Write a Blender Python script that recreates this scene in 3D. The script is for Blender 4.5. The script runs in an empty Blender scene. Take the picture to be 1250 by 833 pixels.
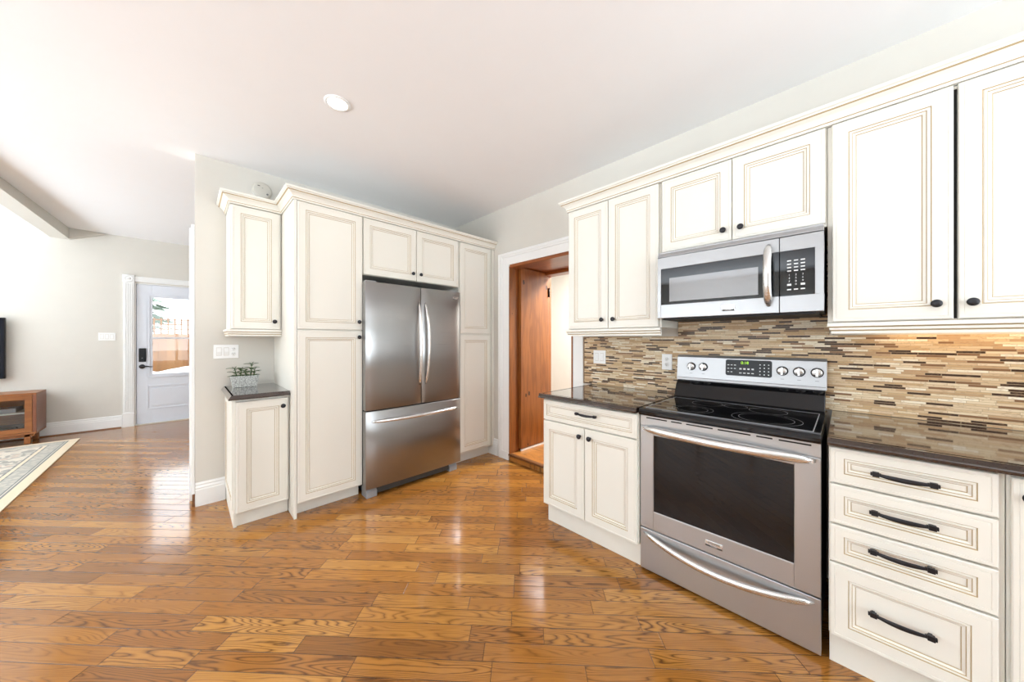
import bpy, math, random
from math import sin, cos, pi, radians, sqrt, tan, atan2
from mathutils import Vector, Matrix
random.seed(7)
S = bpy.context.scene
col = S.collection

# ------------------------------------------------------------------ camera, world, exposure, added daylight lamps
YAW = radians(45.4)
cam = bpy.data.cameras.new('camera'); camo = bpy.data.objects.new('camera', cam); col.objects.link(camo)
cam.sensor_width = 36; cam.lens = 402.0/1250*36; cam.shift_y = -1.5/1250; cam.clip_start = .02
camo.location = (0, 0, 1.35); camo.rotation_euler = (pi/2, 0, YAW-pi/2)
S.camera = camo
S.view_settings.view_transform = 'Standard'; S.view_settings.look = 'None'
S.view_settings.gamma = 1; S.view_settings.use_curve_mapping = False
S.view_settings.exposure = 0.0

W = bpy.data.worlds.new('sky'); S.world = W; W.use_nodes = True
wn = W.node_tree.nodes; bg = wn['Background']; bg.inputs['Color'].default_value = (.88, .95, 1, 1); bg.inputs['Strength'].default_value = 4.5

def area(name, loc, rot, sx, sy, power, color=(1, 1, 1), spread=None):
    l = bpy.data.lights.new(name, 'AREA'); l.shape = 'RECTANGLE'; l.size = sx; l.size_y = sy; l.energy = power; l.color = color
    if spread: l.spread = spread
    o = bpy.data.objects.new(name, l); col.objects.link(o); o.location = loc; o.rotation_euler = rot
    return o
# added area lamps at the unseen windows, tilted up to stand in for daylight
area('added_window_fill', (0.3, -3.17, 1.45), (pi/2+1.0, 0, 0), 3.4, 1.9, 130, (.80, .905, 1), 2.3)
area('added_window_fill', (-4.97, 2.0, 1.45), (pi/2+1.0, 0, -pi/2), 3.0, 1.8, 215, (.80, .905, 1), 2.3)
area('added_window_fill', (-4.97, 6.0, 1.45), (pi/2+1.0, 0, -pi/2), 2.2, 1.8, 230, (.80, .905, 1), 2.3)

# ------------------------------------------------------------------ node helpers
class NT:
    def __init__(s, name):
        s.m = bpy.data.materials.new(name); s.m.use_nodes = True; s.t = s.m.node_tree
        s.b = s.t.nodes['Principled BSDF']
    def n(s, typ, **kw):
        x = s.t.nodes.new(typ)
        for k, v in kw.items(): setattr(x, k, v)
        return x
    def L(s, a, b): s.t.links.new(a, b)
    def put(s, sock, v):
        if hasattr(v, 'is_output') or isinstance(v, bpy.types.NodeSocket): s.L(v, sock)
        else: sock.default_value = v
    def M(s, op, a, b=None, c=None):
        x = s.n('ShaderNodeMath', operation=op); s.put(x.inputs[0], a)
        if b is not None: s.put(x.inputs[1], b)
        if c is not None: s.put(x.inputs[2], c)
        return x.outputs[0]
    def xyz(s):
        tc = s.n('ShaderNodeTexCoord'); se = s.n('ShaderNodeSeparateXYZ'); s.L(tc.outputs['Object'], se.inputs[0])
        s.obj = tc.outputs['Object']
        return se.outputs[0], se.outputs[1], se.outputs[2]
    def comb(s, x, y, z):
        c = s.n('ShaderNodeCombineXYZ'); s.put(c.inputs[0], x); s.put(c.inputs[1], y); s.put(c.inputs[2], z); return c.outputs[0]
    def noise(s, vec, scale, detail=4, rough=.55, dist=0, dims='3D', w=None):
        x = s.n('ShaderNodeTexNoise'); x.noise_dimensions = dims
        if vec is not None and dims != '1D': s.L(vec, x.inputs['Vector'])
        if w is not None: s.put(x.inputs['W'], w)
        x.inputs['Scale'].default_value = scale; x.inputs['Detail'].default_value = detail
        x.inputs['Roughness'].default_value = rough; x.inputs['Distortion'].default_value = dist
        return x.outputs['Fac']
    def white(s, v):
        x = s.n('ShaderNodeTexWhiteNoise'); x.noise_dimensions = '1D'; s.put(x.inputs['W'], v); return x.outputs['Value']
    def ramp(s, fac, stops, interp='LINEAR'):
        r = s.n('ShaderNodeValToRGB'); s.put(r.inputs[0], fac); cr = r.color_ramp; cr.interpolation = interp
        while len(cr.elements) > 1: cr.elements.remove(cr.elements[0])
        cr.elements[0].position = stops[0][0]; cr.elements[0].color = (*stops[0][1], 1)
        for p, c in stops[1:]:
            e = cr.elements.new(p); e.color = (*c, 1)
        return r.outputs['Color']
    def mix(s, fac, a, b, mode='MIX'):
        x = s.n('ShaderNodeMix', data_type='RGBA', blend_type=mode)
        s.put(x.inputs[0], fac)
        for i, v in ((6, a), (7, b)):
            if isinstance(v, tuple) and len(v) == 3: v = (*v, 1)
            s.put(x.inputs[i], v)
        return x.outputs[2]
    def bump(s, h, strength=.2, dist=.002):
        x = s.n('ShaderNodeBump'); x.inputs['Strength'].default_value = strength; x.inputs['Distance'].default_value = dist
        s.L(h, x.inputs['Height']); s.L(x.outputs[0], s.b.inputs['Normal'])
    def set(s, **kw):
        for k, v in kw.items():
            k = {'rough': 'Roughness', 'metal': 'Metallic', 'color': 'Base Color', 'spec': 'Specular IOR Level', 'coat': 'Coat Weight', 'coatr': 'Coat Roughness',
                 'aniso': 'Anisotropic', 'emit': 'Emission Color', 'estr': 'Emission Strength', 'trans': 'Transmission Weight', 'ior': 'IOR', 'arot': 'Anisotropic Rotation', 'tan': 'Tangent'}[k]
            if isinstance(v, tuple) and len(v) == 3: v = (*v, 1)
            s.put(s.b.inputs[k], v)
        return s

def lin(r, g, b):
    f = lambda c: (c/255/12.92) if c/255 <= .04045 else ((c/255+.055)/1.055)**2.4
    return (f(r), f(g), f(b))

M = {}
def simple(name, rgb, rough=.5, metal=0, noise_amt=.03, nscale=6, **kw):
    t = NT(name); t.xyz(); f = t.noise(t.obj, nscale, 3)
    a = tuple(min(1, c*(1+noise_amt)) for c in rgb); b = tuple(c*(1-noise_amt) for c in rgb)
    t.set(color=t.mix(f, b, a), rough=rough, metal=metal, **kw); M[name] = t.m
    return t

simple('wall_paint', lin(218, 214, 205), .75)
simple('ceiling_paint', lin(247, 247, 248), .85, noise_amt=.01)
simple('trim_white', lin(243, 243, 241), .4)
simple('door_paint', lin(226, 230, 238), .35)
simple('cabinet_cream', lin(234, 231, 221), .38, nscale=3, noise_amt=.015)
simple("cabinet_glaze", lin(184, 162, 124), .5, noise_amt=.12, nscale=25)
simple('black_iron', lin(48, 48, 52), .38, metal=.6)
simple('black_plastic', lin(16, 16, 18), .3, spec=.25)
simple('matte_black', lin(14, 14, 15), .6)
simple('white_plastic', lin(246, 246, 244), .3, noise_amt=.005)
simple('grey_plastic', lin(150, 152, 155), .45)
simple('off_white_plastic', lin(205, 200, 189), .45)
simple('slot_dark', lin(60, 58, 55), .6)
simple('chrome', (.82, .81, .8), .12, metal=1, noise_amt=.01)
simple('mark_grey', lin(120, 120, 120), .6)
simple('mark_white', lin(225, 225, 225), .5)
simple('black_glass', (.006, .006, .007), .035, noise_amt=.0, spec=.42)
simple('oven_glass', (.008, .005, .004), .02, noise_amt=.0, spec=.33)
simple('ring_white', lin(190, 190, 188), .4)
simple('soil', lin(50, 38, 28), .9, noise_amt=.4, nscale=80)
simple('snow', lin(250, 251, 255), .8)
simple('quarter_round', lin(120, 76, 42), .4, noise_amt=.15)
simple('dark_gap', lin(25, 22, 20), .8)

def stainless(name, base, rough, aniso=.75, metal=1.0):
    t = NT(name); x, y, z = t.xyz()
    v = t.comb(t.M('MULTIPLY', x, 2), t.M('MULTIPLY', y, 2), t.M('MULTIPLY', z, 900))
    f = t.noise(v, 1, 3)
    tg = t.n('ShaderNodeTangent', direction_type='RADIAL', axis='Z')
    t.set(color=t.mix(f, tuple(c*.98 for c in base), tuple(min(1, c*1.02) for c in base)), metal=metal,
          rough=t.M('MULTIPLY_ADD', f, .03, rough-.015), aniso=aniso, tan=tg.outputs[0])
    M[name] = t.m
stainless('stainless', (.53, .54, .55), .34, .6, .85)
stainless('panel_steel', (.40, .40, .405), .40, .5, .75)
stainless('dark_stainless', (.34, .335, .33), .28)
stainless('handle_steel', (.74, .74, .73), .27, .3, .92)

def floor_mat(name, ang, bw, L0, cols, rough=.2, grainamt=1):
    t = NT(name); x, y, z = t.xyz()
    a = radians(ang)
    u = t.M('ADD', t.M('MULTIPLY', x, cos(a)), t.M('MULTIPLY', y, sin(a)))
    v = t.M('ADD', t.M('MULTIPLY', x, -sin(a)), t.M('MULTIPLY', y, cos(a)))
    vr = t.M('DIVIDE', v, bw); row = t.M('FLOOR', vr); fr = t.M('SUBTRACT', vr, row)
    w = t.M('ADD', t.M('DIVIDE', u, L0), t.M('MULTIPLY', t.white(row), 371.3))
    vo = t.n('ShaderNodeTexVoronoi', voronoi_dimensions='1D', feature='F1'); t.L(w, vo.inputs['W']); vo.inputs['Scale'].default_value = 1
    ve = t.n('ShaderNodeTexVoronoi', voronoi_dimensions='1D', feature='DISTANCE_TO_EDGE'); t.L(w, ve.inputs['W']); ve.inputs['Scale'].default_value = 1
    sp = t.n('ShaderNodeSeparateColor'); t.L(vo.outputs['Color'], sp.inputs[0])
    rnd = t.M('FRACT', t.M('ADD', sp.outputs[0], t.M('MULTIPLY', t.white(t.M('ADD', row, .37)), .999)))
    rnd2 = t.M('FRACT', t.M('MULTIPLY', rnd, 17.7))
    # cathedral oak grain, a different slice on each board
    off = t.M('MULTIPLY', rnd, 53.0)
    warp = t.noise(t.comb(t.M('MULTIPLY', u, .55), t.M('MULTIPLY', v, 5.2), off), 2.2, 1.5, .45)
    jit = t.noise(t.comb(t.M('MULTIPLY', u, 14), t.M('MULTIPLY', v, 60), off), 1, 2)
    ring = t.M('FRACT', t.M('ADD', t.M('ADD', t.M('MULTIPLY', warp, 26.0), t.M('MULTIPLY', v, 22)), t.M('MULTIPLY', jit, .45)))
    ring = t.M('POWER', t.M('SUBTRACT', 1, t.M('ABSOLUTE', t.M('SUBTRACT', t.M('MULTIPLY', ring, 1.25), .78))), 5.0)
    pore = t.noise(t.comb(t.M('MULTIPLY', u, 22), t.M('MULTIPLY', v, 420), off), 1, 2)
    ring = t.M('MULTIPLY', ring, t.M('MULTIPLY_ADD', pore, .9, .45))
    fine = t.noise(t.comb(t.M('MULTIPLY', u, 9), t.M('MULTIPLY', v, 240), off), 1, 3)
    amt = t.M('MULTIPLY', t.M('MULTIPLY_ADD', rnd2, .8, .45), ring)
    base = t.ramp(rnd, cols)
    tint = t.M('MULTIPLY', t.noise(t.comb(u, v, off), 1.3, 2), 1.0)
    base = t.mix(t.M('MULTIPLY', tint, .35), base, tuple(c for c in cols[1][1]))
    c1 = t.mix(t.M('MULTIPLY', amt, grainamt), base, (.13, .050, .011))
    c2 = t.mix(t.M('MULTIPLY', t.M('POWER', fine, 2), .5), c1, (.15, .055, .013))
    edge = t.M('MINIMUM', t.M('MULTIPLY', t.M('MINIMUM', fr, t.M('SUBTRACT', 1, fr)), bw), t.M('MULTIPLY', ve.outputs['Distance'], L0))
    gap = t.M('LESS_THAN', edge, .0014)
    c3 = t.mix(t.M('MULTIPLY', gap, .85), c2, (.07, .028, .01))
    t.set(color=c3, rough=t.M('MULTIPLY_ADD', fine, .1, rough-.05), coat=.3, coatr=.07)
    h = t.M('ADD', t.M('SMOOTH_MIN', edge, .003, .001), t.M('MULTIPLY', ring, -.0002))
    t.bump(h, .55, 1.0); M[name] = t.m
floor_mat('oak_floor', 133, .086, .62, [(0, lin(134, 86, 38)), (.15, lin(166, 108, 46)), (.7, lin(186, 126, 54)), (1, lin(205, 148, 72))], .15, 1.25)
floor_mat('parquet', 90, .07, .5, [(0, lin(150, 88, 38)), (.4, lin(196, 128, 58)), (1, lin(220, 158, 84))], .3)

def wood(name, base, dark, axis='z', scale=1.0, knots=0.0, rough=.35, rings=30):
    t = NT(name); x, y, z = t.xyz()
    s = {'x': (1.2, 11, 11), 'y': (11, 1.2, 11), 'z': (11, 11, 1.2)}[axis]
    v = t.comb(t.M('MULTIPLY', x, s[0]*scale), t.M('MULTIPLY', y, s[1]*scale), t.M('MULTIPLY', z, s[2]*scale))
    w = t.noise(v, .9, 3, .5, .3)
    r = t.M('POWER', t.M('MULTIPLY_ADD', t.M('SINE', t.M('MULTIPLY', w, rings)), .5, .5), 1.6)
    c = t.mix(t.M('MULTIPLY', r, .45), base, dark)
    big = t.noise(t.obj, 2.5, 2); c = t.mix(t.M('MULTIPLY', big, .5), c, dark)
    if knots:
        vo = t.n('ShaderNodeTexVoronoi', feature='F1'); t.L(t.comb(t.M('MULTIPLY', x, 5), t.M('MULTIPLY', y, 5), t.M('MULTIPLY', z, 3.0)), vo.inputs['Vector']); vo.inputs['Scale'].default_value = 1
        k = t.M('LESS_THAN', t.M('ADD', vo.outputs['Distance'], t.M('MULTIPLY', t.noise(t.obj, 40, 2), .06)), knots)
        c = t.mix(t.M('MULTIPLY', k, .85), c, tuple(q*.25 for q in dark))
    if name == 'fence_wood':
        oi = t.n('ShaderNodeObjectInfo'); c = t.mix(t.M('MULTIPLY', oi.outputs['Random'], .6), c, (.36, .19, .07))
    t.set(color=c, rough=rough); M[name] = t.m
wood('pine', lin(166, 100, 44), lin(98, 50, 18), 'z', knots=.13, rough=.28)
wood('pine_head', lin(160, 90, 38), lin(110, 52, 18), 'y', rough=.28)
wood('walnut', lin(160, 98, 48), lin(112, 62, 28), 'x', rough=.35)
wood('walnut_side', lin(138, 84, 58), lin(108, 62, 42), 'z', rough=.3)
wood('fence_wood', lin(136, 88, 40), lin(70, 40, 18), 'z', knots=.12, rough=.8)

t = NT('stone_counter'); t.xyz()
f = t.noise(t.obj, 220, 3); g = t.noise(t.obj, 30, 3)
c = t.ramp(f, [(.35, lin(46, 34, 31)), (.6, lin(58, 44, 39)), (.75, lin(74, 58, 52))]); c = t.mix(t.M('MULTIPLY', g, .4), c, lin(52, 40, 36))
t.set(color=c, rough=.08, spec=.8, coat=.6, coatr=.03); M['stone_counter'] = t.m

def tile_mat():
    t = NT('mosaic_tile'); x, y, z = t.xyz()
    rh = .0110
    vr = t.M('DIVIDE', z, rh); row = t.M('FLOOR', vr); fr = t.M('SUBTRACT', vr, row)
    L0 = .082
    w = t.M('ADD', t.M('DIVIDE', y, L0), t.M('MULTIPLY', t.white(row), 311.7))
    vo = t.n('ShaderNodeTexVoronoi', voronoi_dimensions='1D', feature='F1'); t.L(w, vo.inputs['W']); vo.inputs['Scale'].default_value = 1
    ve = t.n('ShaderNodeTexVoronoi', voronoi_dimensions='1D', feature='DISTANCE_TO_EDGE'); t.L(w, ve.inputs['W']); ve.inputs['Scale'].default_value = 1
    sp = t.n('ShaderNodeSeparateColor'); t.L(vo.outputs['Color'], sp.inputs[0])
    rnd = t.M('FRACT', t.M('ADD', sp.outputs[0], t.M('MULTIPLY', t.white(t.M('ADD', row, .37)), .999)))
    rnd2 = t.M('FRACT', t.M('MULTIPLY', rnd, 31.3))
    c = t.ramp(rnd, [(0, lin(64, 44, 32)), (.15, lin(134, 98, 68)), (.22, lin(190, 156, 118)), (.36, lin(212, 184, 146)), (.52, lin(226, 206, 172)), (.68, lin(200, 167, 125)), (.8, lin(240, 228, 205)), (.92, lin(218, 193, 158))], 'CONSTANT')
    st = t.noise(t.comb(x, t.M('MULTIPLY', y, 60), t.M('MULTIPLY', z, 160)), 1, 3, .6)
    c = t.mix(t.M('MULTIPLY', t.M('LESS_THAN', st, .42), .3), c, lin(150, 116, 84))
    edge = t.M('MINIMUM', t.M('MULTIPLY', t.M('MINIMUM', fr, t.M('SUBTRACT', 1, fr)), rh), t.M('MULTIPLY', ve.outputs['Distance'], L0))
    gap = t.M('LESS_THAN', edge, .0009)
    c = t.mix(gap, c, lin(186, 164, 134))
    glassy = t.M('LESS_THAN', rnd, .22)
    t.set(color=c, spec=.3, rough=t.M('ADD', t.M('MULTIPLY_ADD', glassy, -.12, .45), t.M('MULTIPLY', gap, .3)))
    t.bump(t.M('MINIMUM', edge, .0012), .5, 1.0); M['mosaic_tile'] = t.m
tile_mat()
simple('tile_edge', lin(150, 118, 84), .4)

t = NT('carved_pot'); t.xyz()
vo = t.n('ShaderNodeTexVoronoi', feature='DISTANCE_TO_EDGE'); t.L(t.obj, vo.inputs['Vector']); vo.inputs['Scale'].default_value = 60
e = vo.outputs['Distance']
t.set(color=t.ramp(e, [(0, lin(140, 142, 138)), (.12, lin(205, 207, 203))]), rough=.6); t.bump(t.M('MINIMUM', e, .25), .6, .01); M['carved_pot'] = t.m
t = NT('leaf'); t.xyz(); t.set(color=t.ramp(t.noise(t.obj, 40, 2), [(.3, lin(34, 62, 28)), (.7, lin(96, 128, 62))]), rough=.4); M['leaf'] = t.m
t = NT('tree_leaf'); t.xyz(); t.set(color=t.ramp(t.noise(t.obj, 4, 3), [(.3, lin(92, 112, 96)), (.7, lin(140, 158, 140))]), rough=.7); M['tree_leaf'] = t.m
t = NT('lamp_glow'); t.set(color=(1, 1, 1), emit=(1, .97, .9), estr=9.0); M['lamp_glow'] = t.m
t = NT('undercab_glow'); t.set(color=(1, 1, 1), emit=(1, .72, .38), estr=3.0); M['undercab_glow'] = t.m
t = NT('clock_green'); t.set(color=(.02, .05, .0), emit=(.5, 1, .03), estr=1.2); M['clock_green'] = t.m
# oven / microwave see-through dark glass with faint perforated screen
t = NT('microwave_screen'); x, y, z = t.xyz()
t.set(color=lin(120, 118, 118), rough=.25, metal=.3, coat=.8, coatr=.03); M['microwave_screen'] = t.m
# clear pane
t = NT('clear_glass'); tr = t.n('ShaderNodeBsdfTransparent'); gl = t.n('ShaderNodeBsdfGlossy'); gl.inputs['Roughness'].default_value = .02
fz = t.n('ShaderNodeFresnel'); mx = t.n('ShaderNodeMixShader'); t.L(fz.outputs[0], mx.inputs[0]); t.L(tr.outputs[0], mx.inputs[1]); t.L(gl.outputs[0], mx.inputs[2])
t.L(mx.outputs[0], t.t.nodes['Material Output'].inputs['Surface']); M['clear_glass'] = t.m
# tv screen
t = NT('tv_screen'); t.xyz(); t.set(color=(.01, .012, .02), rough=.06); M['tv_screen'] = t.m
# rug : real pattern of borders and medallions
def rug_mat(x0, x1, y0, y1):
    t = NT('oriental_rug'); x, y, z = t.xyz()
    d = t.M('MINIMUM', t.M('MINIMUM', t.M('SUBTRACT', x, x0), t.M('SUBTRACT', x1, x)), t.M('MINIMUM', t.M('SUBTRACT', y, y0), t.M('SUBTRACT', y1, y)))
    cream = lin(226, 208, 180); blue = lin(128, 130, 128); pale = lin(216, 206, 190); rose = lin(190, 156, 134)
    bands = t.ramp(t.M('DIVIDE', d, 1.0), [(0, cream), (.075, blue), (.09, pale), (.10, blue), (.11, lin(176, 172, 162)), (.21, blue), (.22, cream), (.25, blue), (.262, pale)], 'CONSTANT')
    vo = t.n('ShaderNodeTexVoronoi', feature='F1'); t.L(t.obj, vo.inputs['Vector']); vo.inputs['Scale'].default_value = 22
    vb = t.n('ShaderNodeTexVoronoi', feature='F1'); t.L(t.obj, vb.inputs['Vector']); vb.inputs['Scale'].default_value = 7
    inb = t.M('MULTIPLY', t.M('GREATER_THAN', d, .11), t.M('LESS_THAN', vo.outputs['Distance'], .42))
    fld = t.M('GREATER_THAN', d, .262)
    c = t.mix(t.M('MULTIPLY', inb, .5), bands, t.mix(fld, pale, lin(192, 184, 172)))
    ring = t.M('MULTIPLY', fld, t.M('LESS_THAN', t.M('ABSOLUTE', t.M('SUBTRACT', vb.outputs['Distance'], .42)), .1))
    c = t.mix(t.M('MULTIPLY', ring, .75), c, lin(142, 140, 134))
    ring2 = t.M('MULTIPLY', fld, t.M('LESS_THAN', vb.outputs['Distance'], .2))
    c = t.mix(t.M('MULTIPLY', ring2, .6), c, rose)
    t.set(color=c, rough=.95); M['oriental_rug'] = t.m

# ------------------------------------------------------------------ mesh helpers
class MB:
    def __init__(s): s.v = []; s.f = []; s.mi = []; s.sm = []
    def add(s, vs, fs, mi=0, smooth=False):
        o = len(s.v); s.v += [tuple(p) for p in vs]
        for f in fs: s.f.append(tuple(o+i for i in f)); s.mi.append(mi); s.sm.append(smooth)
        return s
    def box(s, x0, x1, y0, y1, z0, z1, mi=0):
        if x0 > x1: x0, x1 = x1, x0
        if y0 > y1: y0, y1 = y1, y0
        if z0 > z1: z0, z1 = z1, z0
        v = [(x0, y0, z0), (x1, y0, z0), (x1, y1, z0), (x0, y1, z0), (x0, y0, z1), (x1, y0, z1), (x1, y1, z1), (x0, y1, z1)]
        return s.add(v, [(0, 3, 2, 1), (4, 5, 6, 7), (0, 1, 5, 4), (1, 2, 6, 5), (2, 3, 7, 6), (3, 0, 4, 7)], mi)
    def prism(s, poly, z0, z1, axis='z', mi=0, smooth=False):
        # poly: CCW 2D points; axis z:(x,y)  x:(y,z)  y:(x,z)
        n = len(poly)
        def P(a, b, c): return {'z': (a, b, c), 'x': (c, a, b), 'y': (a, c, b)}[axis]
        v = [P(a, b, z0) for a, b in poly]+[P(a, b, z1) for a, b in poly]
        f = [tuple(range(n))[::-1], tuple(range(n, 2*n))]
        s.add(v, f, mi)
        s.add(v, [(i, (i+1) % n, n+(i+1) % n, n+i) for i in range(n)], mi, smooth)
        return s
    def tube(s, pts, rad, seg=10, caps=True, mi=0, up=(0, 0, 1), smooth=True):
        # rad: float, list of floats or of (a,b)
        pts = [Vector(p) for p in pts]; n = len(pts); up = Vector(up)
        vs = []
        for i, p in enumerate(pts):
            d = (pts[min(i+1, n-1)]-pts[max(i-1, 0)]).normalized()
            a = d.cross(up)
            if a.length < 1e-3: a = d.cross(Vector((1, 0, 0)))
            a.normalize(); b = a.cross(d).normalized()
            r = rad[i] if isinstance(rad, (list, tuple)) and isinstance(rad, list) else rad
            ra, rb = r if isinstance(r, tuple) else (r, r)
            for k in range(seg):
                t = 2*pi*k/seg+pi/seg
                vs.append(p+a*(cos(t)*ra)+b*(sin(t)*rb))
        fs = []
        for i in range(n-1):
            for k in range(seg):
                k2 = (k+1) % seg; fs.append((i*seg+k, i*seg+k2, (i+1)*seg+k2, (i+1)*seg+k))
        s.add(vs, fs, mi, smooth)
        if caps: s.add(vs, [tuple(range(seg))[::-1], tuple(range((n-1)*seg, n*seg))], mi)
        return s
    def lathe(s, prof, c=(0, 0, 0), axis='z', seg=24, mi=0, smooth=True):
        # prof [(r,h)]; axis 'y' points along -y (towards the viewer of a front)
        vs = []
        for r, h in prof:
            for k in range(seg):
                t = 2*pi*k/seg; a, b = r*cos(t), r*sin(t)
                p = {'z': (a, b, h), 'y': (a, -h, b), 'x': (h, a, b)}[axis]
                vs.append((p[0]+c[0], p[1]+c[1], p[2]+c[2]))
        fs = []
        for i in range(len(prof)-1):
            for k in range(seg):
                k2 = (k+1) % seg; fs.append((i*seg+k, i*seg+k2, (i+1)*seg+k2, (i+1)*seg+k))
        s.add(vs, fs, mi, smooth)
        n = len(prof)
        s.add(vs, [tuple(range(seg))[::-1], tuple(range((n-1)*seg, n*seg))], mi)
        return s
    def sweep(s, path, prof, mis=None, closed_prof=True):
        # path: XY points; prof: (out, z) offset to the right of travel, mitred
        P = [Vector(p) for p in path]; n = len(P); rows = []
        nr = []
        for i in range(n-1):
            d = (P[i+1]-P[i]).normalized(); nr.append(Vector((d.y, -d.x)))
        for i in range(n):
            if i == 0: m = nr[0]
            elif i == n-1: m = nr[-1]
            else:
                m = nr[i-1]+nr[i]; m = m/(m.dot(nr[i]))
            rows.append([(P[i].x+m.x*o, P[i].y+m.y*o, z) for o, z in prof])
        k = len(prof); vs = [p for r in rows for p in r]
        for j in range(k if closed_prof else k-1):
            j2 = (j+1) % k
            s.add(vs, [(i*k+j, i*k+j2, (i+1)*k+j2, (i+1)*k+j) for i in range(n-1)], (mis[j] if mis else 0))
        if closed_prof: s.add(vs, [tuple(range(k)), tuple(range((n-1)*k, n*k))[::-1]], 0)
        return s
    def build(s, name, mats, parent=None, bevel=0, kind=None):
        me = bpy.data.meshes.new(name); me.from_pydata(s.v, [], s.f)
        if not isinstance(mats, (list, tuple)): mats = [mats]
        for m in mats: me.materials.append(M[m] if isinstance(m, str) else m)
        me.polygons.foreach_set('material_index', s.mi); me.polygons.foreach_set('use_smooth', s.sm)
        me.validate(); me.update()
        import bmesh
        b = bmesh.new(); b.from_mesh(me); bmesh.ops.remove_doubles(b, verts=b.verts, dist=1e-6); bmesh.ops.recalc_face_normals(b, faces=b.faces); b.to_mesh(me); b.free()
        o = bpy.data.objects.new(name, me); col.objects.link(o)
        if parent: o.parent = parent
        if bevel:
            md = o.modifiers.new('b', 'BEVEL'); md.width = bevel; md.segments = 2; md.limit_method = 'ANGLE'; md.angle_limit = radians(40)
            md.harden_normals = False
        if kind: o['kind'] = kind
        return o

def tag(o, label, cat, group=None):
    o['label'] = label; o['category'] = cat
    if group: o['group'] = group
    return o
def thing(name, label, cat, loc=(0, 0, 0), rz=0, group=None, kind=None):
    o = bpy.data.objects.new(name, None); col.objects.link(o); o.location = loc; o.rotation_euler = (0, 0, rz); o.empty_display_size = .05
    tag(o, label, cat, group)
    if kind: o['kind'] = kind
    return o
def struct(name, mb, mats, bevel=0, parent=None):
    o = mb.build(name, mats, parent, bevel)
    if not parent: o['kind'] = 'structure'
    return o
def text(name, body, size, mat, parent, loc, rot, depth=.0004):
    cu = bpy.data.curves.new(name, 'FONT'); cu.body = body; cu.size = size; cu.align_x = 'CENTER'; cu.align_y = 'CENTER'; cu.extrude = depth
    o = bpy.data.objects.new(name, cu); col.objects.link(o)
    bpy.context.view_layer.update()
    me = bpy.data.meshes.new_from_object(o.evaluated_get(bpy.context.evaluated_depsgraph_get()))
    bpy.data.objects.remove(o); me.materials.clear(); me.materials.append(M[mat])
    o = bpy.data.objects.new(name, me); col.objects.link(o); o.parent = parent; o.location = loc; o.rotation_euler = rot
    return o
FR = (pi/2, 0, 0)   # text facing -y (towards the viewer of a front)

# ------------------------------------------------------------------ the room
XR = 2.58; YB = 3.70; YF = 7.83; YN = -3.2; XL = -5.0; CZ = 2.86; CF = 2.95
struct('floor', MB().box(XL-.2, 2.5795, YN-.2, YF+.15, -.1, 0), 'oak_floor')
# ceiling: level over the kitchen, rising slightly over the back room
c = MB(); Z = CZ
c.prism([(YN-.2, Z), (3.85, Z), (YF+.15, CF), (YF+.15, CF+.12), (YN-.2, CF+.12)], XL-.2, 3.3, 'x')
struct('ceiling', c, 'ceiling_paint')
w = MB()
w.box(XR, 3.28, 2.65, YF+.15, -.1, 3.0).box(XR, 3.28, YN-.2, 1.79, -.1, 3.0).box(XR, 3.28, 1.79, 2.65, 2.19, 3.0)
struct('wall_right', w, 'wall_paint')
w = MB().box(.045, XR, YB, YB+.15, 0, CZ+.03)
struct('wall_back', w, 'wall_paint')
w = MB(); DX0, DX1, DT = -.585, .36, 2.245
w.box(XL, DX0, YF, YF+.15, -.1, 3.0).box(DX1, XR, YF, YF+.15, -.1, 3.0).box(DX0, DX1, YF, YF+.15, DT, 3.0)
struct('wall_far', w, 'wall_paint')
# unseen side and rear walls, window openings added to let in daylight
w = MB(); w.box(XL-.2, -1.5, YN-.2, YN, -.1, 3.0).box(2.1, 3.28, YN-.2, YN, -.1, 3.0).box(-1.5, 2.1, YN-.2, YN, -.1, .45).box(-1.5, 2.1, YN-.2, YN, 2.45, 3.0)
struct('wall_near', w, 'wall_paint')
w = MB(); ys = [YN, .4, 3.6, 4.8, 7.2, YF+.15]
for a, b in ((ys[0], ys[1]), (ys[2], ys[3]), (ys[4], ys[5])): w.box(XL-.2, XL, a, b, -.1, 3.0)
for a, b in ((ys[1], ys[2]), (ys[3], ys[4])): w.box(XL-.2, XL, a, b, -.1, .5).box(XL-.2, XL, a, b, 2.4, 3.0)
struct('wall_left', w, 'wall_paint')
def wframe(name, horizontal, a0, a1, z0, z1, pos, n):
    m = MB()
    def b(p0, p1, q0, q1):
        if horizontal: m.box(p0, p1, pos-.05, pos, q0, q1)
        else: m.box(pos-.05, pos, p0, p1, q0, q1)
    b(a0, a1, z0, z0+.07); b(a0, a1, z1-.07, z1)
    for i in range(n+1):
        x = a0+(a1-a0)*i/n; x0 = min(max(x-.035, a0), a1-.07); b(x0, x0+.07, z0+.07, z1-.07)
    struct(name, m, 'trim_white')
wframe('unseen_window_1', True, -1.5, 2.1, .45, 2.45, YN-.08, 3)
wframe('unseen_window_2', False, .4, 3.6, .5, 2.4, XL-.08, 3)
wframe('unseen_window_3', False, 4.8, 7.2, .5, 2.4, XL-.08, 2)
# beam across the ceiling of the back room
m = MB(); y0, y1 = -3.1, 7.829
def bx(y): return -1.198-(YF-y)*.030
v = []
for y in (y0, y1):
    x = bx(y); v += [(x-.17, y, 2.79), (x, y, 2.79), (x, y, 2.97), (x-.17, y, 2.97)]
m.add(v, [(0, 1, 2, 3), (4, 7, 6, 5), (0, 4, 5, 1), (1, 5, 6, 2), (2, 6, 7, 3), (3, 7, 4, 0)])
struct('trim_1', m, 'wall_paint')
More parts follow.
